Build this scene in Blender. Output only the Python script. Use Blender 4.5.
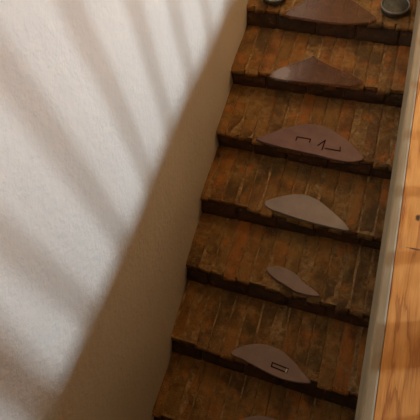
import bpy, bmesh, math, random
from mathutils import Vector, Euler, noise
random.seed(7)
sc = bpy.context.scene
for o in list(bpy.data.objects):
    bpy.data.objects.remove(o)

# ------------------------------------------------------------------ camera
FPX = 533.95
CAM = Vector((0.7083, -0.4694, 2.6602))
ROT = Euler((0.609796, 0.083776, 0.299312), 'XYZ')
cd = bpy.data.cameras.new('camera')
cam = bpy.data.objects.new('camera', cd)
sc.collection.objects.link(cam)
cam.location = CAM
cam.rotation_euler = ROT
cd.sensor_width = 36
cd.lens = FPX / 420 * 36
cd.clip_start = 0.02
sc.camera = cam
RM = ROT.to_matrix()

# ------------------------------------------------------------------ world, daylight, exposure
w = bpy.data.worlds.new('world')
sc.world = w
w.use_nodes = True
w.node_tree.nodes['Background'].inputs[0].default_value = (0.75, 0.85, 1.0, 1)
w.node_tree.nodes['Background'].inputs[1].default_value = 1.0

WIN1 = dict(y=1.3, z=2.66, w=0.38, h=0.60)      # small window in the far right wall
WIN2 = dict(y=3.35, z=2.5, w=1.5, h=1.1)          # wide window further along the same wall


def area_light(name, loc, rot, sx, sy, power, col):
    ld = bpy.data.lights.new(name, 'AREA')
    ld.shape = 'RECTANGLE'
    ld.size = sx
    ld.size_y = sy
    ld.energy = power
    ld.color = col
    o = bpy.data.objects.new(name, ld)
    o.location = loc
    o.rotation_euler = rot
    sc.collection.objects.link(o)
    return o


XW = 4.2
YF, YB = -3.4, 5.0
ZC = 3.5
area_light('daylight_small_window', (XW + 0.13, WIN1['y'], WIN1['z']), (0, math.pi / 2, 0),
           WIN1['h'], WIN1['w'], 150, (0.76, 0.89, 1.0))
area_light('daylight_wide_window', (XW + 0.13, WIN2['y'], WIN2['z']), (0, math.pi / 2, 0),
           WIN2['h'], WIN2['w'], 115, (0.80, 0.90, 1.0))
sc.view_settings.view_transform = 'Standard'
sc.view_settings.look = 'None'
sc.view_settings.gamma = 1
sc.view_settings.use_curve_mapping = False
sc.view_settings.exposure = 0.0


# ------------------------------------------------------------------ helpers
def hit(px, py, n, c):
    """point where the ray of a photo pixel meets the plane n.p = c"""
    v = RM @ Vector(((px - 210) / FPX, -(py - 210) / FPX, -1))
    k = (c - n.dot(CAM)) / n.dot(v)
    return CAM + k * v


def link(name, verts, faces, mat, parent=None, smooth=False):
    me = bpy.data.meshes.new(name)
    me.from_pydata([tuple(v) for v in verts], [], faces)
    me.validate()
    bm = bmesh.new()
    bm.from_mesh(me)
    bmesh.ops.recalc_face_normals(bm, faces=bm.faces)
    bm.to_mesh(me)
    bm.free()
    if smooth:
        for p in me.polygons:
            p.use_smooth = True
    if mat:
        me.materials.append(mat)
    o = bpy.data.objects.new(name, me)
    sc.collection.objects.link(o)
    if parent:
        o.parent = parent
    return o


def box_data(a, b):
    x0, y0, z0 = a
    x1, y1, z1 = b
    v = [(x0, y0, z0), (x1, y0, z0), (x1, y1, z0), (x0, y1, z0), (x0, y0, z1), (x1, y0, z1), (x1, y1, z1), (x0, y1, z1)]
    f = [(0, 3, 2, 1), (4, 5, 6, 7), (0, 1, 5, 4), (1, 2, 6, 5), (2, 3, 7, 6), (3, 0, 4, 7)]
    return v, f


def box(name, a, b, mat, parent=None, bevel=0.0):
    v, f = box_data(a, b)
    o = link(name, v, f, mat, parent)
    if bevel:
        bm = bmesh.new()
        bm.from_mesh(o.data)
        bmesh.ops.bevel(bm, geom=list(bm.edges), offset=bevel, segments=2, profile=0.5, affect='EDGES')
        bm.to_mesh(o.data)
        bm.free()
    return o


def boxes(name, lst, mat, parent=None):
    V, Fc = [], []
    for a, b in lst:
        v, f = box_data(a, b)
        k = len(V)
        V += v
        Fc += [tuple(i + k for i in q) for q in f]
    return link(name, V, Fc, mat, parent)


def tag(o, label=None, cat=None, group=None, kind=None):
    if label:
        o['label'] = label
    if cat:
        o['category'] = cat
    if group:
        o['group'] = group
    if kind:
        o['kind'] = kind
    return o


def empty(name, loc=(0, 0, 0)):
    o = bpy.data.objects.new(name, None)
    o.location = loc
    o.empty_display_size = 0.1
    sc.collection.objects.link(o)
    return o


# ------------------------------------------------------------------ materials
class NT:
    def __init__(self, name):
        self.m = bpy.data.materials.new(name)
        self.m.use_nodes = True
        self.t = self.m.node_tree
        self.bsdf = self.t.nodes['Principled BSDF']

    def n(self, kind, **kw):
        nd = self.t.nodes.new(kind)
        for k, v in kw.items():
            if k.startswith('_'):
                setattr(nd, k[1:], v)
            else:
                self.set(nd, k, v)
        return nd

    def set(self, nd, k, v):
        s = nd.inputs[int(k[1:])] if k[0] == 'i' and k[1:].isdigit() else nd.inputs[k]
        if isinstance(v, bpy.types.NodeSocket):
            self.t.links.new(v, s)
        else:
            s.default_value = v

    def noise(self, vec, scale, detail=4, rough=0.55):
        return self.n('ShaderNodeTexNoise', Vector=vec, Scale=scale, Detail=detail, Roughness=rough).outputs['Fac']

    def map(self, vec, scale):
        return self.n('ShaderNodeMapping', Vector=vec, Scale=scale).outputs[0]

    def ramp(self, fac, stops):
        r = self.n('ShaderNodeValToRGB', Fac=fac)
        e = r.color_ramp.elements
        while len(e) < len(stops):
            e.new(0.5)
        for q, (pos, col) in zip(e, stops):
            q.position = pos
            q.color = (*col, 1) if len(col) == 3 else col
        return r.outputs[0]

    def mix(self, fac, a, b, mode='MIX'):
        nd = self.n('ShaderNodeMix', _data_type='RGBA', _blend_type=mode)
        for i, v in ((0, fac), (6, a), (7, b)):
            if isinstance(v, bpy.types.NodeSocket):
                self.t.links.new(v, nd.inputs[i])
            else:
                nd.inputs[i].default_value = (*v, 1) if isinstance(v, tuple) and len(v) == 3 else v
        return nd.outputs[2]

    def math(self, op, a, b=0.0, clamp=False):
        nd = self.n('ShaderNodeMath', _operation=op, _use_clamp=clamp)
        for i, v in ((0, a), (1, b)):
            if isinstance(v, bpy.types.NodeSocket):
                self.t.links.new(v, nd.inputs[i])
            else:
                nd.inputs[i].default_value = v
        return nd.outputs[0]

    def pos(self):
        return self.n('ShaderNodeNewGeometry').outputs['Position']

    def bump(self, h, strength, dist):
        b = self.n('ShaderNodeBump', Height=h, Strength=strength, Distance=dist)
        return b.outputs[0]

    def out(self, **kw):
        for k, v in kw.items():
            k = k.replace('_', ' ')
            s = self.bsdf.inputs[k]
            if isinstance(v, bpy.types.NodeSocket):
                self.t.links.new(v, s)
            else:
                s.default_value = (*v, 1) if isinstance(v, tuple) and len(v) == 3 else v
        return self.m


BLK = (0, 0, 0)
WHT = (1, 1, 1)


def mat_plaster(name, a, b, bump=0.5):
    t = NT(name)
    P = t.pos()
    big = t.noise(P, 2.2, 3)
    mid = t.noise(P, 48, 3, 0.5)
    fine = t.noise(P, 140, 3, 0.6)
    pits = t.ramp(t.noise(P, 9, 5, 0.65), [(0.45, BLK), (0.62, WHT)])
    col = t.mix(t.ramp(big, [(0.35, BLK), (0.65, WHT)]), a, b)
    h = t.math('ADD', t.math('MULTIPLY', mid, 1.0), t.math('MULTIPLY', fine, 0.35))
    h = t.math('ADD', h, t.math('MULTIPLY', pits, 0.35))
    return t.out(Base_Color=col, Roughness=0.85, Normal=t.bump(h, bump, 0.006))


def mat_brick():
    t = NT('worn_brick')
    P = t.pos()
    rnd = t.n('ShaderNodeObjectInfo').outputs['Random']
    base = t.ramp(rnd, [(0.0, (0.30, 0.16, 0.045)), (0.25, (0.47, 0.215, 0.05)), (0.5, (0.38, 0.22, 0.06)),
                        (0.72, (0.66, 0.22, 0.04)), (0.88, (0.22, 0.105, 0.042)), (1.0, (0.44, 0.25, 0.085))])
    cloud = t.noise(P, 4.5, 5, 0.6)
    earth = t.ramp(cloud, [(0.3, (0.20, 0.10, 0.036)), (0.45, (0.42, 0.245, 0.065)), (0.56, (0.47, 0.215, 0.05)), (0.7, (0.30, 0.19, 0.06))])
    col = t.mix(0.32, base, earth)
    streak = t.noise(t.map(P, (34, 9, 24)), 1.0, 6, 0.65)
    col = t.mix(t.ramp(streak, [(0.40, BLK), (0.66, WHT)]), col, t.mix(0.4, col, (0.10, 0.055, 0.022)))
    # lime and mortar smears, ochre
    sm = t.noise(P, 30, 7, 0.75)
    big = t.noise(P, 5.0, 4, 0.55)
    fac = t.math('MULTIPLY', t.ramp(sm, [(0.47, BLK), (0.57, WHT)]), t.ramp(big, [(0.40, BLK), (0.56, WHT)]))
    col = t.mix(t.math('MULTIPLY', fac, 0.7), col, (0.56, 0.37, 0.14))
    # orange fresh chips
    chp = t.noise(P, 12, 5, 0.6)
    col = t.mix(t.math('MULTIPLY', t.ramp(chp, [(0.55, BLK), (0.66, WHT)]), 0.75), col, (0.66, 0.24, 0.045))
    # dark ingrained dirt with its own shape
    d = t.noise(P, 5.5, 6, 0.62)
    col = t.mix(t.math('MULTIPLY', t.ramp(d, [(0.48, BLK), (0.60, WHT)]), 0.72), col, (0.095, 0.058, 0.025))
    # pale specks
    sp = t.n('ShaderNodeTexVoronoi', Vector=P, Scale=38.0).outputs['Distance']
    col = t.mix(t.math('MULTIPLY', t.ramp(sp, [(0.05, WHT), (0.10, BLK)]), 0.6), col, (0.55, 0.42, 0.25))
    h = t.math('ADD', t.math('MULTIPLY', sm, 1.0), t.math('MULTIPLY', t.noise(P, 120, 3, 0.6), 0.4))
    h = t.math('ADD', h, t.math('MULTIPLY', d, 1.2))
    return t.out(Base_Color=col, Roughness=t.ramp(d, [(0.3, (0.38,) * 3), (0.7, (0.6,) * 3)]),
                 Normal=t.bump(h, 1.0, 0.018))


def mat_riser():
    t = NT('shaded_riser_brick')  # shade of the risers is put into this dark brick colour
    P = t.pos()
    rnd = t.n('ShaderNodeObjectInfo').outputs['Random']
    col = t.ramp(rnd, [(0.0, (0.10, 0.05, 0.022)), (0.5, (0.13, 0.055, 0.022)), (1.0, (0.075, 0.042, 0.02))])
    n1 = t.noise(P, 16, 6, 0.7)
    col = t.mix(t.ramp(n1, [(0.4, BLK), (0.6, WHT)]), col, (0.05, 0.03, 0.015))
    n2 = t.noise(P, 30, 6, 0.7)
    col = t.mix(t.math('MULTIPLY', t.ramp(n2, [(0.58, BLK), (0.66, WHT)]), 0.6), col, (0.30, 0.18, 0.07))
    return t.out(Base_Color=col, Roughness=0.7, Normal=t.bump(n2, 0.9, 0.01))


def mat_mortar():
    t = NT('old_mortar')
    P = t.pos()
    n1 = t.noise(P, 22, 6, 0.7)
    col = t.ramp(n1, [(0.35, (0.14, 0.08, 0.03)), (0.5, (0.30, 0.18, 0.07)), (0.65, (0.50, 0.34, 0.15))])
    return t.out(Base_Color=col, Roughness=0.9, Normal=t.bump(t.noise(P, 90, 4, 0.7), 0.9, 0.008))


def mat_patch(name, a, b, rough, trans):
    t = NT(name)
    P = t.pos()
    n1 = t.noise(P, 14, 5, 0.6)
    n2 = t.noise(P, 160, 3, 0.6)
    col = t.mix(t.ramp(n1, [(0.35, BLK), (0.7, WHT)]), a, b)
    return t.out(Base_Color=col, Specular_IOR_Level=0.3, Roughness=rough, Transmission_Weight=trans, IOR=1.48,
                 Normal=t.bump(t.math('ADD', n1, t.math('MULTIPLY', n2, 0.15)), 0.12, 0.004))


def mat_wood(name, dark, mid, light, knots=()):
    t = NT(name)
    P = t.pos()
    inf = t.n('ShaderNodeObjectInfo').outputs['Random']
    off = t.n('ShaderNodeCombineXYZ', X=t.math('MULTIPLY', inf, 7.0), Y=t.math('MULTIPLY', inf, 3.0)).outputs[0]
    Q = t.n('ShaderNodeVectorMath', _operation='ADD', i0=P, i1=off).outputs[0]
    warp = t.noise(t.map(Q, (9, 2.2, 9)), 1.0, 3, 0.5)
    g = t.noise(t.map(Q, (55, 3.0, 30)), 1.0, 5, 0.6)
    fine = t.noise(t.map(Q, (260, 12, 120)), 1.0, 3, 0.6)
    rings = t.math('ADD', t.math('MULTIPLY', warp, 1.2), t.math('MULTIPLY', g, 0.5))
    col = t.ramp(t.math('FRACT', t.math('MULTIPLY', rings, 3.4)),
                 [(0.0, mid), (0.35, light), (0.75, mid), (0.93, dark), (1.0, mid)])
    blotch = t.noise(Q, 7, 3, 0.5)
    col = t.mix(t.math('MULTIPLY', t.ramp(blotch, [(0.35, BLK), (0.7, WHT)]), 0.45), col, light)
    col = t.mix(t.math('MULTIPLY', t.ramp(fine, [(0.45, BLK), (0.75, WHT)]), 0.25), col, dark)
    for kx, ky, rx, ry, kc in knots:
        v = t.n('ShaderNodeVectorMath', _operation='SUBTRACT', i0=P, i1=(kx, ky, 0)).outputs[0]
        v = t.n('ShaderNodeVectorMath', _operation='MULTIPLY', i0=v, i1=(1 / rx, 1 / ry, 0)).outputs[0]
        ln = t.n('ShaderNodeVectorMath', _operation='LENGTH', i0=v).outputs['Value']
        ln = t.math('ADD', ln, t.math('MULTIPLY', t.math('SUBTRACT', t.noise(P, 60, 3), 0.5), 1.1))
        col = t.mix(t.ramp(ln, [(0.55, WHT), (1.0, BLK)]), col, kc)
    h = t.math('ADD', t.math('MULTIPLY', g, 0.6), fine)
    return t.out(Base_Color=col, Roughness=0.5, Normal=t.bump(h, 0.25, 0.003))


def mat_painted(name, a, b):
    t = NT(name)
    P = t.pos()
    g = t.noise(t.map(P, (70, 3, 70)), 1.0, 5, 0.6)
    s = t.noise(P, 11, 4, 0.6)
    col = t.mix(t.ramp(g, [(0.35, BLK), (0.7, WHT)]), a, b)
    col = t.mix(t.math('MULTIPLY', t.ramp(s, [(0.5, BLK), (0.75, WHT)]), 0.3), col, (0.33, 0.25, 0.15))
    return t.out(Base_Color=col, Roughness=0.6, Normal=t.bump(g, 0.25, 0.003))


def mat_metal(name, a, b, rough):
    t = NT(name)
    P = t.pos()
    n1 = t.noise(P, 45, 5, 0.65)
    return t.out(Base_Color=t.mix(t.ramp(n1, [(0.4, BLK), (0.65, WHT)]), a, b), Metallic=0.75,
                 Roughness=rough, Normal=t.bump(n1, 0.1, 0.002))


def mat_plain(name, c, rough=0.6):
    t = NT(name)
    n1 = t.noise(t.pos(), 30, 4)
    return t.out(Base_Color=t.mix(n1, tuple(v * 0.85 for v in c), c), Roughness=rough)


def mat_pane():
    m = bpy.data.materials.new('window_glass')
    m.use_nodes = True
    t = m.node_tree
    t.nodes.clear()
    o = t.nodes.new('ShaderNodeOutputMaterial')
    mx = t.nodes.new('ShaderNodeMixShader')
    mx.inputs[0].default_value = 0.06
    a = t.nodes.new('ShaderNodeBsdfTransparent')
    b = t.nodes.new('ShaderNodeBsdfGlossy')
    b.inputs['Roughness'].default_value = 0.02
    t.links.new(a.outputs[0], mx.inputs[1])
    t.links.new(b.outputs[0], mx.inputs[2])
    t.links.new(mx.outputs[0], o.inputs[0])
    return m


M_WALL = mat_plaster('white_plaster', (0.78, 0.75, 0.69), (0.74, 0.71, 0.65), 0.6)
M_WALL2 = mat_plaster('ochre_room_plaster', (0.54, 0.36, 0.18), (0.48, 0.31, 0.15), 0.3)
M_WALL3 = mat_plaster('stair_side_plaster', (0.42, 0.26, 0.11), (0.36, 0.21, 0.09), 0.5)
M_BRICK = mat_brick()
M_MORTAR = mat_mortar()
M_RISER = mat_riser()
M_TRIM = mat_painted('grey_painted_wood', (0.27, 0.215, 0.13), (0.36, 0.30, 0.19))
M_FRAME = mat_painted('window_frame_paint', (0.62, 0.6, 0.55), (0.7, 0.68, 0.62))
M_RAIL = mat_wood('railing_wood', (0.12, 0.055, 0.02), (0.22, 0.11, 0.04), (0.28, 0.15, 0.06))
M_TIN = mat_metal('tarnished_grey_metal', (0.07, 0.08, 0.075), (0.13, 0.14, 0.13), 0.5)
M_TINRIM = mat_metal('bright_metal_rim', (0.18, 0.19, 0.18), (0.30, 0.30, 0.27), 0.4)
M_INK = mat_plain('dark_red_inlay', (0.035, 0.008, 0.008), 0.95)
M_INK.node_tree.nodes['Principled BSDF'].inputs['Specular IOR Level'].default_value = 0.1
M_GLINT = mat_plain('painted_glint', (0.6, 0.56, 0.5), 0.3)  # pale colour standing in for a glint
M_PANE = mat_pane()
M_CRUMB = mat_plain('mortar_crumb', (0.45, 0.33, 0.18), 0.9)

# ------------------------------------------------------------------ setting
F = 1.42          # upper floor level
XE = 0.838        # face of the floor edge
XS = 0.975        # face of the wall under the floor edge
HF = 0.14         # height of the grey edge board

def wall_x(y, z):
    """hand-trowelled unevenness of the left wall"""
    k = min(1, max(0, (1.1 - y) / 0.8))
    d = 0.007 * noise.noise(Vector((y * 1.6, z * 1.6, 3.1))) + 0.003 * noise.noise(Vector((y * 5.5, z * 5.5, 9.4)))
    return d - 0.012 + 0.028 * k * k * (3 - 2 * k)


# left plaster wall with hand-trowelled unevenness
V, Fc = [], []
NY, NZ = 150, 90
for a in range(NY + 1):
    for b in range(NZ + 1):
        y = YF + (YB - YF) * a / NY
        z = -1.6 + (ZC + 1.6) * b / NZ
        V.append((wall_x(y, z), y, z))
for a in range(NY):
    for b in range(NZ):
        i = a * (NZ + 1) + b
        Fc.append((i, i + 1, i + NZ + 2, i + NZ + 1))
k = len(V)
V += [(-0.2, YF, -1.6), (-0.2, YF, ZC), (-0.2, YB, ZC), (-0.2, YB, -1.6)]
Fc.append((k, k + 3, k + 2, k + 1))
tag(link('wall_left', V, Fc, M_WALL, smooth=True), 'white rough plaster wall running down beside the brick steps', kind='structure')

# right wall with its two windows
def opening(W):
    return W['y'] - W['w'] / 2, W['y'] + W['w'] / 2, W['z'] - W['h'] / 2, W['z'] + W['h'] / 2


ya, yb_, za, zb_ = opening(WIN1)
yc_, yd, zc_, zd = opening(WIN2)
zf = F - 0.14
tag(boxes('wall_right', [((XW, YF, zf), (XW + 0.12, ya, ZC)), ((XW, yb_, zf), (XW + 0.12, yc_, ZC)), ((XW, yd, zf), (XW + 0.12, YB, ZC)),
                         ((XW, ya, zf), (XW + 0.12, yb_, za)), ((XW, ya, zb_), (XW + 0.12, yb_, ZC)),
                         ((XW, yc_, zf), (XW + 0.12, yd, zc_)), ((XW, yc_, zd), (XW + 0.12, yd, ZC))], M_WALL2), kind='structure')
for nm, W, fr in (('window_1', WIN1, 0.02), ('window_2', WIN2, 0.045)):
    y0, y1, z0, z1 = opening(W)
    wn = tag(boxes(nm, [((XW + 0.03, y0, z0), (XW + 0.08, y0 + fr, z1)), ((XW + 0.03, y1 - fr, z0), (XW + 0.08, y1, z1)),
                        ((XW + 0.03, y0 + fr, z0), (XW + 0.08, y1 - fr, z0 + fr)),
                        ((XW + 0.03, y0 + fr, z1 - fr), (XW + 0.08, y1 - fr, z1))], M_FRAME), kind='structure')
    box('pane', (XW + 0.05, y0 + fr, z0 + fr), (XW + 0.056, y1 - fr, z1 - fr), M_PANE, wn)
tag(box('wall_front', (0, YF - 0.12, -1.6), (XW, YF, ZC), M_WALL2), kind='structure')
tag(box('floor_lower', (-0.2, YF, -1.7), (XS + 0.12, YB, -1.6), M_WALL3), kind='structure')
tag(box('wall_back', (0, YB, -1.6), (XW, YB + 0.12, ZC), M_WALL2), kind='structure')
tag(box('ceiling', (-0.2, YF, ZC), (XW + 0.12, YB, ZC + 0.12), M_WALL2), kind='structure')
tag(box('wall_under_floor', (XS, YF, -1.6), (XS + 0.12, YB, F - HF), M_WALL3), kind='structure')

# upper floor: slab plus planks running along the stair opening
kA = hit(418.5, 217, Vector((0, 0, 1)), F)
kB = hit(414, 248, Vector((0, 0, 1)), F)
M_WOOD = mat_wood('honey_pine_plank', (0.34, 0.11, 0.025), (0.60, 0.26, 0.058), (0.78, 0.40, 0.115),
                  knots=[(kA.x, kA.y, 0.009, 0.012, (0.06, 0.03, 0.02)), (kB.x, kB.y, 0.022, 0.0035, (0.14, 0.06, 0.025))])
XT = XE + 0.026
slab = tag(boxes('floor', [((XE + 0.02, YF, F - HF + 0.005), (XW, YB, F - 0.028)),
                           ((0.01, YF, F - HF + 0.005), (XE + 0.02, -1.55, F - 0.028))], M_WALL3), kind='structure')
x = XT + 0.001
i = 0
while x < XW - 0.05:
    pw = min(0.205 + 0.03 * math.sin(i * 2.3), XW - x)
    cut = 2.7 + 0.6 * math.sin(i * 1.7)
    for a, b in ((YF + 0.005, cut - 0.002), (cut + 0.002, YB - 0.005)):
        box('plank', (x, a, F - 0.028), (x + pw - 0.003, b, F - 0.004), M_WOOD, slab, 0.002)
    x += pw
    i += 1
for k in range(4):
    xa = 0.012 + k * 0.205
    box('plank', (xa, YF + 0.005, F - 0.028), (xa + 0.202, -1.552, F - 0.004), M_WOOD, slab, 0.002)
edge = box('trim_1', (XE, -1.55, F - HF), (XT, 3.05, F), M_TRIM, None, 0.005)
tag(edge, 'grey painted edge board along the wooden floor above the steps', kind='structure')

# ------------------------------------------------------------------ staircase
G, R, TT = 0.3391, 0.15, 0.0268
XR = 0.93
NLp = {0: (150, 417), 1: (171.5, 340), 2: (185, 266), 3: (200, 198), 4: (216.5, 133), 5: (232, 70), 6: (246, 7)}
BLp = {1: (171.5, 353), 2: (185, 281), 3: (201, 214), 4: (217, 147), 5: (232, 85), 6: (246.5, 27)}
NRp = {1: (357, 397), 2: (370, 318), 3: (383, 241), 4: (390, 167), 5: (407, 93), 6: (412, 27)}
BRp = {1: (355, 412), 2: (368, 331), 3: (382, 252), 4: (390, 182), 5: (405, 109), 6: (410, 49)}
EZ = Vector((0, 0, 1))


def line_table(Lp, Rp, f):
    """front (or back) line of every step: level in z, its ends found from two photo pixels"""
    out = {}
    known = {}
    for j in Lp:
        if j in Rp:
            z = f(j)[1]
            a, b = hit(*Lp[j], EZ, z), hit(*Rp[j], EZ, z)
            sl = (b.y - a.y) / (b.x - a.x)
            l = Vector((0, a.y - sl * a.x, z))
            known[j] = (l, l + Vector((XR, sl * XR, 0)))
    lo, hi = min(known), max(known)
    for j in range(-4, 10):
        n = min(max(j, lo), hi)
        d = Vector((0, *f(j))) - Vector((0, *f(n)))
        out[j] = tuple(q + d for q in known[n])
    return out


NT_ = line_table(NLp, NRp, lambda j: (j * G, j * R - TT))
BT_ = line_table(BLp, BRp, lambda j: (j * G, (j - 1) * R))


def Np(j, x):
    l, r = NT_[j]
    return l.lerp(r, x / XR)


def Bp(j, x):
    l, r = BT_[j]
    return l.lerp(r, x / XR)


PATCH = {
    6: [(285, 14), (300, 4), (320, -7), (345, -4), (362, 7), (377, 20), (345, 23), (310, 19)],
    5: [(269, 75), (278, 69), (289, 65), (303, 60), (309, 58.5), (313, 55.5), (317, 59), (327, 64), (341, 70), (358, 78), (363, 83),
        (352, 86), (339, 85), (315, 83), (291, 80.5), (275, 78)],
    4: [(256, 139), (267, 134), (280, 129.5), (294, 125.5), (308, 123.5), (322, 125.5), (333, 130), (345, 138), (354, 146), (364, 158),
        (352, 161.5), (338, 160), (318, 155), (300, 151), (278, 146)],
    3: [(264.5, 202), (272, 198.5), (286, 195), (297, 194), (307, 195), (319, 200.5), (331, 210), (343, 221), (349, 230),
        (336, 228), (314.5, 223), (291, 216), (269, 208)],
    2: [(266, 269), (271, 267), (277, 266), (286, 268.5), (296, 274), (303, 282), (313, 289), (319.5, 295.5),
        (309, 295), (296, 291.5), (284, 284), (273, 277)],
    1: [(230.5, 353), (239, 346.7), (253, 343.8), (262, 344), (270, 346), (282, 351), (294, 361.7), (303.6, 373.6), (311, 382.5),
        (296, 382), (277, 377), (258, 367.5), (242, 359)],
    0: [(232, 427), (245, 418), (258, 415.5), (272, 418), (290, 427), (300, 441), (270, 439), (245, 433)],
}


def tread_plane(j, x=0.45):
    a, b = Np(j, 0), Np(j, XR)
    c = (Bp(j + 1, 0) + Bp(j + 1, XR)) / 2
    n = (b - a).cross(c - a).normalized()
    if n.z < 0:
        n = -n
    return n, n.dot((a + b) / 2)


def on_tread(j, px, py, lift):
    """point where a photo pixel's ray meets the (slightly twisted) top of step j"""
    q = hit(px, py, *tread_plane(j))
    for _ in range(12):
        a, b = Np(j, q.x), Bp(j + 1, q.x)
        sl = (b.z - a.z) / (b.y - a.y)
        n = Vector((0, -sl, 1)).normalized()
        q = hit(px, py, n, n.dot(Vector((q.x, a.y, a.z))) + lift)
    return q


PC = {}
for j, pl in PATCH.items():
    pts = [on_tread(j, px, py, 0) for px, py in pl]
    xs = [q.x for q in pts]
    PC[j] = ((min(xs) + max(xs)) / 2, (max(xs) - min(xs)) / 2)


def wear(j, x, v):
    xc, hw = PC.get(j, (0.5, 0.2))
    return 0.020 * math.exp(-((x - xc) / (hw * 0.85)) ** 2) * max(0, 1 - v * 1.25) ** 1.3


def tread_pt(j, x, v):
    p = Np(j, x).lerp(Bp(j + 1, x), v)
    p = Vector((x, p.y, p.z - wear(j, x, v)))
    return p


stair = tag(empty('brick_staircase', (0.48, 0, 0)), 'worn brick staircase climbing between the white wall and the wooden floor', 'staircase')
INV = Vector((-0.48, 0, 0))
XEND = XS - 0.004


def make_brick(j, xa, xb, parent, rnd):
    dz = rnd.uniform(-0.0035, 0.0035)
    fy = rnd.uniform(-0.010, 0.014)
    tilt = rnd.uniform(-0.004, 0.004)
    ch = rnd.uniform(0, 1) < 0.4           # chipped front corner
    cols = [0.0, 0.14, 0.86, 1.0]
    path = [('f', 1.0), ('f', 0.45), ('n', 0), ('n', 1), ('t', 0.14), ('t', 0.4), ('t', 0.72), ('t', 1.0)]
    V = []
    for ci, cu in enumerate(cols):
        x = xa + (xb - xa) * cu
        side = 0.003 if ci in (0, 3) else 0.0
        for kind, s in path:
            nz = noise.noise(Vector((x * 22, j * 3.3 + s * 6, 1.7)))
            if kind == 'f':
                a, b = Np(j, x), Bp(j, x)
                q = a.lerp(b, s)
                q.y = a.y + (0.05 if s == 1 else 0.004) + side * 0.6 + 0.004 * nz
                q.z = a.z - (0.042 if s == 1 else 0.026) - wear(j, x, 0) * (1 if s < 1 else 0.5) + 0.006 * nz
            elif kind == 'n':
                a = Np(j, x)
                wz = wear(j, x, 0)
                back = 0.014 if (ch and ci >= 2) else 0.0
                if s == 0:
                    q = Vector((x, a.y + 0.001 + side + back, a.z - wz - 0.009))
                else:
                    q = Vector((x, a.y + 0.009 + side + back, a.z - wz - 0.001 - side))
                q.z += 0.003 * nz
            else:
                q = tread_pt(j, x, 0.02 + s * 1.06)
                q.z += 0.0045 * nz - side
            q.x = x
            q.z += dz + tilt * (cu - 0.5)
            q.y += fy * (1 if kind != 't' else max(0, 1 - s * 1.5))
            V.append(q + INV)
    n = len(path)
    Fc = []
    for c in range(3):
        for k in range(n - 1):
            Fc.append((c * n + k, c * n + k + 1, (c + 1) * n + k + 1, (c + 1) * n + k))
    # flanks down to the bed
    for c, in ((0,), (3,)):
        lo = V[c * n + n - 1].copy()
        lo.z -= 0.03
        V.append(lo)
        Fc.append(tuple(c * n + k for k in range(n)) + (len(V) - 1,))
    return link('brick', V, Fc, M_BRICK, parent, True)


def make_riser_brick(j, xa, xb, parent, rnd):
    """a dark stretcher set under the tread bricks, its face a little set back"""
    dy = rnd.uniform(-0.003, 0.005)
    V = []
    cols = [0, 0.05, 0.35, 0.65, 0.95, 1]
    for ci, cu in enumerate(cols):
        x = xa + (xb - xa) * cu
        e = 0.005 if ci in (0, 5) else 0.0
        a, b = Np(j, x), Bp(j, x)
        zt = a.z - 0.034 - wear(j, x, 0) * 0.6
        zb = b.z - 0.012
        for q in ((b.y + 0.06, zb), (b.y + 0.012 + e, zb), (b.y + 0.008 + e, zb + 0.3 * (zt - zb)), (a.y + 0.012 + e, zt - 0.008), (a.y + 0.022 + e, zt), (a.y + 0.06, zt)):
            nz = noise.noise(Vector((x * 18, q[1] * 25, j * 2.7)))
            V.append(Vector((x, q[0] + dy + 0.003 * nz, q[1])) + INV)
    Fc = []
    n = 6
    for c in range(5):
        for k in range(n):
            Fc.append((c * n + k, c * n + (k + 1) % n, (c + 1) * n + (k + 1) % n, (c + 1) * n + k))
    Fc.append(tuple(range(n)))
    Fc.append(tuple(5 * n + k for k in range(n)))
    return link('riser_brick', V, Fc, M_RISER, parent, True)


for j in range(-4, 9):
    rnd = random.Random(100 + j)
    # mortar bed of the step
    yc, zc = Np(j, 0).y, Np(j, 0).z
    XA = max(wall_x(yc, zc), wall_x(yc + 0.17, zc), wall_x(yc + 0.34, zc), wall_x(yc, zc - 0.1)) + 0.001
    V, Fc = [], []
    NX = 16
    prof = 7
    for a in range(NX + 1):
        x = XA - 0.010 + (XEND - XA + 0.010) * a / NX
        nb = Bp(j, x)
        nn = Np(j, x)
        top = [tread_pt(j, x, v) for v in (0.05, 0.3, 0.65, 1.12)]
        pts = [Vector((x, nb.y + 0.05, nb.z - 0.06)), Vector((x, nb.y + 0.022, nb.z - 0.005)), Vector((x, nn.y + 0.03, nn.z - 0.025))]
        for q in top:
            pts.append(Vector((x, q.y, q.z - 0.0035)))
        for q in pts:
            V.append(q + INV)
        e = tread_pt(j, x, 1.12)
        V.append(Vector((x, e.y + 0.09, e.z - 0.06)) + INV)
        V.append(Vector((x, nb.y + 0.12, nb.z - 0.11)) + INV)
    m = 9
    for a in range(NX):
        for k in range(m):
            Fc.append((a * m + k, a * m + (k + 1) % m, (a + 1) * m + (k + 1) % m, (a + 1) * m + k))
    Fc.append(tuple(range(m)))
    Fc.append(tuple(NX * m + k for k in range(m)))
    step = link('step', V, Fc, M_MORTAR, stair)
    x = XA
    wid = rnd.uniform(0.1, 0.2)
    while x < XEND - 0.03:
        xb = min(x + wid, XEND - 0.002)
        if XEND - xb < 0.05:
            xb = XEND - 0.002
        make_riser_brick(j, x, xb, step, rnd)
        x = xb + rnd.uniform(0.004, 0.008)
        wid = rnd.uniform(0.17, 0.22)
    x = XA + rnd.uniform(0, 0.003)
    first = rnd.uniform(0.035, 0.075)
    wid = first
    while x < XEND - 0.02:
        xb = min(x + wid, XEND - 0.002)
        make_brick(j, x, xb, step, rnd)
        x = xb + rnd.uniform(0.003, 0.006)
        wid = rnd.uniform(0.058, 0.074)

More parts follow.
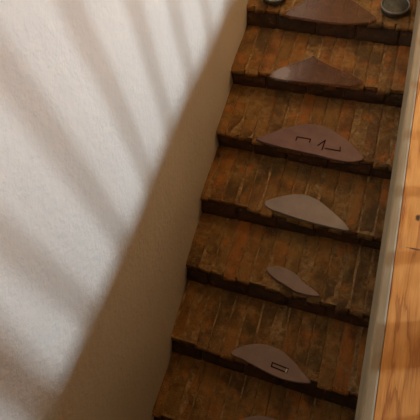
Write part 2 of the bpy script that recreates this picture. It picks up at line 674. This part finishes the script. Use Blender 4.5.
# ------------------------------------------------------------------ repair plates let into the worn nosings
MP = {
    6: mat_patch('dark_resin', (0.42, 0.25, 0.15), (0.5, 0.3, 0.2), 0.18, 0.8),
    4: mat_patch('mauve_resin', (0.18, 0.098, 0.085), (0.23, 0.135, 0.12), 0.4, 0.0),
    3: mat_patch('pale_grey_resin', (0.29, 0.25, 0.23), (0.36, 0.315, 0.285), 0.35, 0.0),
    2: mat_patch('pinkish_grey_resin', (0.24, 0.175, 0.15), (0.31, 0.235, 0.205), 0.35, 0.0),
    1: mat_patch('brown_grey_resin', (0.25, 0.175, 0.145), (0.31, 0.22, 0.185), 0.35, 0.0),
}
t5 = NT('red_brown_resin_painted_reflection')
P5 = t5.pos()
q5 = on_tread(5, 281, 73, 0.006)
l5 = t5.n('ShaderNodeVectorMath', _operation='DISTANCE', i0=P5, i1=tuple(q5)).outputs['Value']
l5 = t5.math('ADD', l5, t5.math('MULTIPLY', t5.math('SUBTRACT', t5.noise(P5, 40, 4), 0.5), 0.06))
c5 = t5.mix(t5.ramp(t5.noise(P5, 18, 5, 0.6), [(0.4, BLK), (0.65, WHT)]), (0.40, 0.20, 0.12), (0.55, 0.32, 0.22))
c5 = t5.mix(t5.ramp(l5, [(0.035, WHT), (0.075, BLK)]), c5, (0.5, 0.44, 0.44))  # grey left end is a reflection painted into the colour
MP[5] = t5.out(Base_Color=c5, Roughness=0.18, Specular_IOR_Level=0.4,
                 Transmission_Weight=t5.ramp(l5, [(0.035, (0.45,) * 3), (0.075, (0.85,) * 3)]))
MP[0] = MP[1]
PL = {6: 'dark translucent repair plate', 5: 'red-brown translucent repair plate with pointed crest',
      4: 'mauve repair plate with dark bracket marks', 3: 'pale grey repair plate', 2: 'pinkish grey repair plate',
      1: 'brown-grey repair plate with small rectangle mark', 0: 'brown-grey repair plate'}


def smooth_poly(pts, sharp):
    out = []
    n = len(pts)
    for i in range(n):
        p0, p1, p2, p3 = pts[i - 1], pts[i], pts[(i + 1) % n], pts[(i + 2) % n]
        out.append(p1)
        for tt in (1 / 3, 2 / 3):
            q = 0.5 * ((2 * p1) + (p2 - p0) * tt + (2 * p0 - 5 * p1 + 4 * p2 - p3) * tt ** 2 + (3 * p1 - p0 - 3 * p2 + p3) * tt ** 3)
            out.append(q)
    return out




def stroke(name, j, pl, width, mat, parent, lift=0.0068):
    """a thin raised line following photo pixels on the plate"""
    n, c = tread_plane(j)
    V, Fc = [], []
    P = [on_tread(j, a, b, lift) for a, b in pl]
    for a, b in zip(P[:-1], P[1:]):
        d = (b - a).normalized()
        s = n.cross(d) * width / 2
        a2, b2 = a - d * width / 2, b + d * width / 2
        k = len(V)
        for h in (-0.0012, 0.0008):
            for q in (a2 + s, a2 - s, b2 - s, b2 + s):
                V.append(q + n * h + INV)
        Fc += [tuple(k + i for i in q) for q in ((0, 1, 2, 3), (4, 7, 6, 5), (0, 4, 5, 1), (1, 5, 6, 2), (2, 6, 7, 3), (3, 7, 4, 0))]
    return link(name, V, Fc, mat, parent)


plates = {}
for j, pl in PATCH.items():
    n, c = tread_plane(j)
    pts = [on_tread(j, a, b, 0.006) for a, b in pl]
    pts = smooth_poly(pts, 0)
    ctr = sum(pts, Vector()) / len(pts)
    V, Fc = [], []
    m = len(pts)
    for q in pts:
        V.append(q - n * 0.016 + INV)
    for q in pts:
        V.append(q - n * 0.0022 + INV)
    for q in pts:
        V.append(ctr + (q - ctr) * 0.975 + INV)
    for r_ in (0, 1):
        for i in range(m):
            k = (i + 1) % m
            Fc.append((r_ * m + i, r_ * m + k, (r_ + 1) * m + k, (r_ + 1) * m + i))
    Fc.append(tuple(range(m))[::-1])
    Fc.append(tuple(2 * m + i for i in range(m)))
    plates[j] = tag(link('repair_plate', V, Fc, MP[j], stair), PL[j])

stroke('mark', 4, [(296, 140), (297.2, 136.8), (310.5, 139.2), (309.6, 142)], 0.0062, M_INK, plates[4])
stroke('mark', 4, [(318.2, 145.2), (325.3, 140.2), (322, 149.5)], 0.0062, M_INK, plates[4])
stroke('mark', 4, [(325.5, 148.4), (340, 151), (340.2, 147.2)], 0.0062, M_INK, plates[4])
stroke('mark', 1, [(272.4, 362.6), (288, 368.8), (286.6, 372.6), (271.4, 366.4), (272.4, 362.6)], 0.0060, M_INK, plates[1])
stroke('mark', 1, [(286.8, 369.6), (285.8, 371.8)], 0.007, M_GLINT, plates[1], 0.0075)  # glint at the end of the rectangle, drawn as a pale stroke

# crumbs of old mortar lying along the back of the treads and around the plates
rc = random.Random(5)
V, Fc = [], []


def crumb(q, s):
    k = len(V)
    for d in ((1, 0, -.4), (-.5, .85, -.4), (-.5, -.85, -.4), (0.1, 0, 0.7)):
        V.append(q + Vector([t * s * rc.uniform(0.7, 1.4) for t in d]) + INV)
    Fc.extend([(k, k + 2, k + 1), (k, k + 1, k + 3), (k + 1, k + 2, k + 3), (k + 2, k, k + 3)])


for j in range(0, 8):
    for _ in range(70):
        x = rc.uniform(0.01, XEND - 0.01)
        v = 1 - abs(rc.gauss(0, 0.05))
        q = tread_pt(j, x, min(v, 0.985))
        crumb(q + Vector((0, 0, 0.002)), rc.uniform(0.0018, 0.005))
    for _ in range(14):
        x = rc.uniform(0.02, XEND - 0.02)
        crumb(tread_pt(j, x, rc.uniform(0.05, 0.9)) + Vector((0, 0, 0.002)), rc.uniform(0.001, 0.0028))
for j, pl in PATCH.items():
    if j in (4, 5, 6):
        for i in range(len(pl) * 2 // 3):
            for _ in range(6):
                t_ = rc.random()
                a, b = pl[i], pl[i + 1]
                q = on_tread(j, a[0] + (b[0] - a[0]) * t_, a[1] + (b[1] - a[1]) * t_ - 0.6, 0.003)
                crumb(q, rc.uniform(0.0018, 0.0042))
tag(link('mortar_crumbs', V, Fc, M_CRUMB, stair), kind='stuff')


# ------------------------------------------------------------------ round metal tins standing on the step
def lathe(name, prof, seg, mat, parent):
    V, Fc = [], []
    for r_, z in prof:
        for i in range(seg):
            a = 2 * math.pi * i / seg
            V.append((r_ * math.cos(a), r_ * math.sin(a), z))
    m = len(prof)
    for k in range(m - 1):
        for i in range(seg):
            Fc.append((k * seg + i, k * seg + (i + 1) % seg, (k + 1) * seg + (i + 1) % seg, (k + 1) * seg + i))
    Fc.append(tuple(range(seg))[::-1])
    Fc.append(tuple((m - 1) * seg + i for i in range(seg)))
    return link(name, V, Fc, mat, parent, True)


def tin(px, py, label):
    n, c = tread_plane(6)
    q = on_tread(6, px, py, 0.0)
    t = tag(empty('metal_tin', (q.x, q.y, q.z + 0.006)), label, 'tin', 'grey tins on the step')
    t.rotation_euler = (math.atan2(-n.y, n.z) * -1 if False else -math.atan2(n.y, n.z), 0, 0)
    lathe('body', [(0.062, 0.0), (0.068, 0.004), (0.070, 0.012), (0.070, 0.030)], 40, M_TIN, t)
    lathe('rim', [(0.071, 0.026), (0.0745, 0.029), (0.0745, 0.036), (0.072, 0.039), (0.066, 0.038), (0.066, 0.030)], 40, M_TINRIM, t)
    lathe('lid', [(0.0655, 0.031), (0.0655, 0.035), (0.058, 0.0345), (0.03, 0.038), (0.008, 0.0395)], 40, M_TIN, t)
    return t


tin(394, 11, 'round dark grey metal tin on the step near the floor edge board')
tin(275, -1, 'round grey metal tin on the step near the white wall, cut by the photo edge')

# ------------------------------------------------------------------ wooden railing on the floor above (its posts shade the wall)
rail = tag(empty('stair_railing', (1.03, 0, F)), 'dark wooden stair railing with square balusters on the upper floor', 'railing')
XB = 1.035
LEAN = math.radians(8.5)   # the old balusters lean along the rail
for i in range(-5, 12):
    yb = WIN1['y'] + (-0.03 + 0.28 * i - WIN1['y']) * (XW - XB) / XW
    if i == -1:
        nw = box('added_shade_post', (-0.045, -0.045, -0.004), (0.045, 0.045, 1.30), M_RAIL, rail, 0.008)  # unseen post, added to darken the near end of the left wall
        nw.location = (0, yb + 0.03, 0)
        continue
    b = box('baluster', (-0.016, -0.016, -0.006), (0.016, 0.016, 1.135), M_RAIL, rail, 0.004)
    b.location = (0, yb + 0.06, 0)
    b.rotation_euler = (LEAN, 0, 0)
box('handrail', (-0.045, -1.2, 1.12), (0.045, 3.05, 1.19), M_RAIL, rail, 0.012)

# ------------------------------------------------------------------ warm pendant lamp over the stairwell
LX, LY, LZ = 0.98, 2.55, 3.05
lamp = tag(empty('pendant_lamp', (LX, LY, LZ)), 'small warm pendant lamp hanging from the ceiling above the stairwell', 'lamp')
lathe('cord', [(0.004, 0.16), (0.004, ZC - LZ)], 8, M_INK, lamp)
lathe('ceiling_rose', [(0.045, ZC - LZ - 0.025), (0.05, ZC - LZ - 0.001)], 24, M_TIN, lamp)
prof = [(0.03, 0.16), (0.05, 0.15), (0.11, 0.05), (0.15, 0.0), (0.147, 0.0), (0.107, 0.047), (0.047, 0.145), (0.027, 0.15)]
lathe('lamp_shade', prof, 36, M_TIN, lamp)
gm = NT('lamp_bulb_glow')
gm.out(Base_Color=(1, 0.8, 0.5), Emission_Color=(1, 0.72, 0.4), Emission_Strength=4.0)
lathe('bulb', [(0.012, 0.12), (0.018, 0.10), (0.035, 0.07), (0.04, 0.05), (0.03, 0.028), (0.01, 0.018)], 24, gm.m, lamp)
pl = bpy.data.lights.new('pendant_lamp_light', 'POINT')
pl.energy = 38
pl.color = (1.0, 0.60, 0.25)
pl.shadow_soft_size = 0.09
po = bpy.data.objects.new('pendant_lamp_light', pl)
po.location = (LX, LY, LZ - 0.08)
sc.collection.objects.link(po)
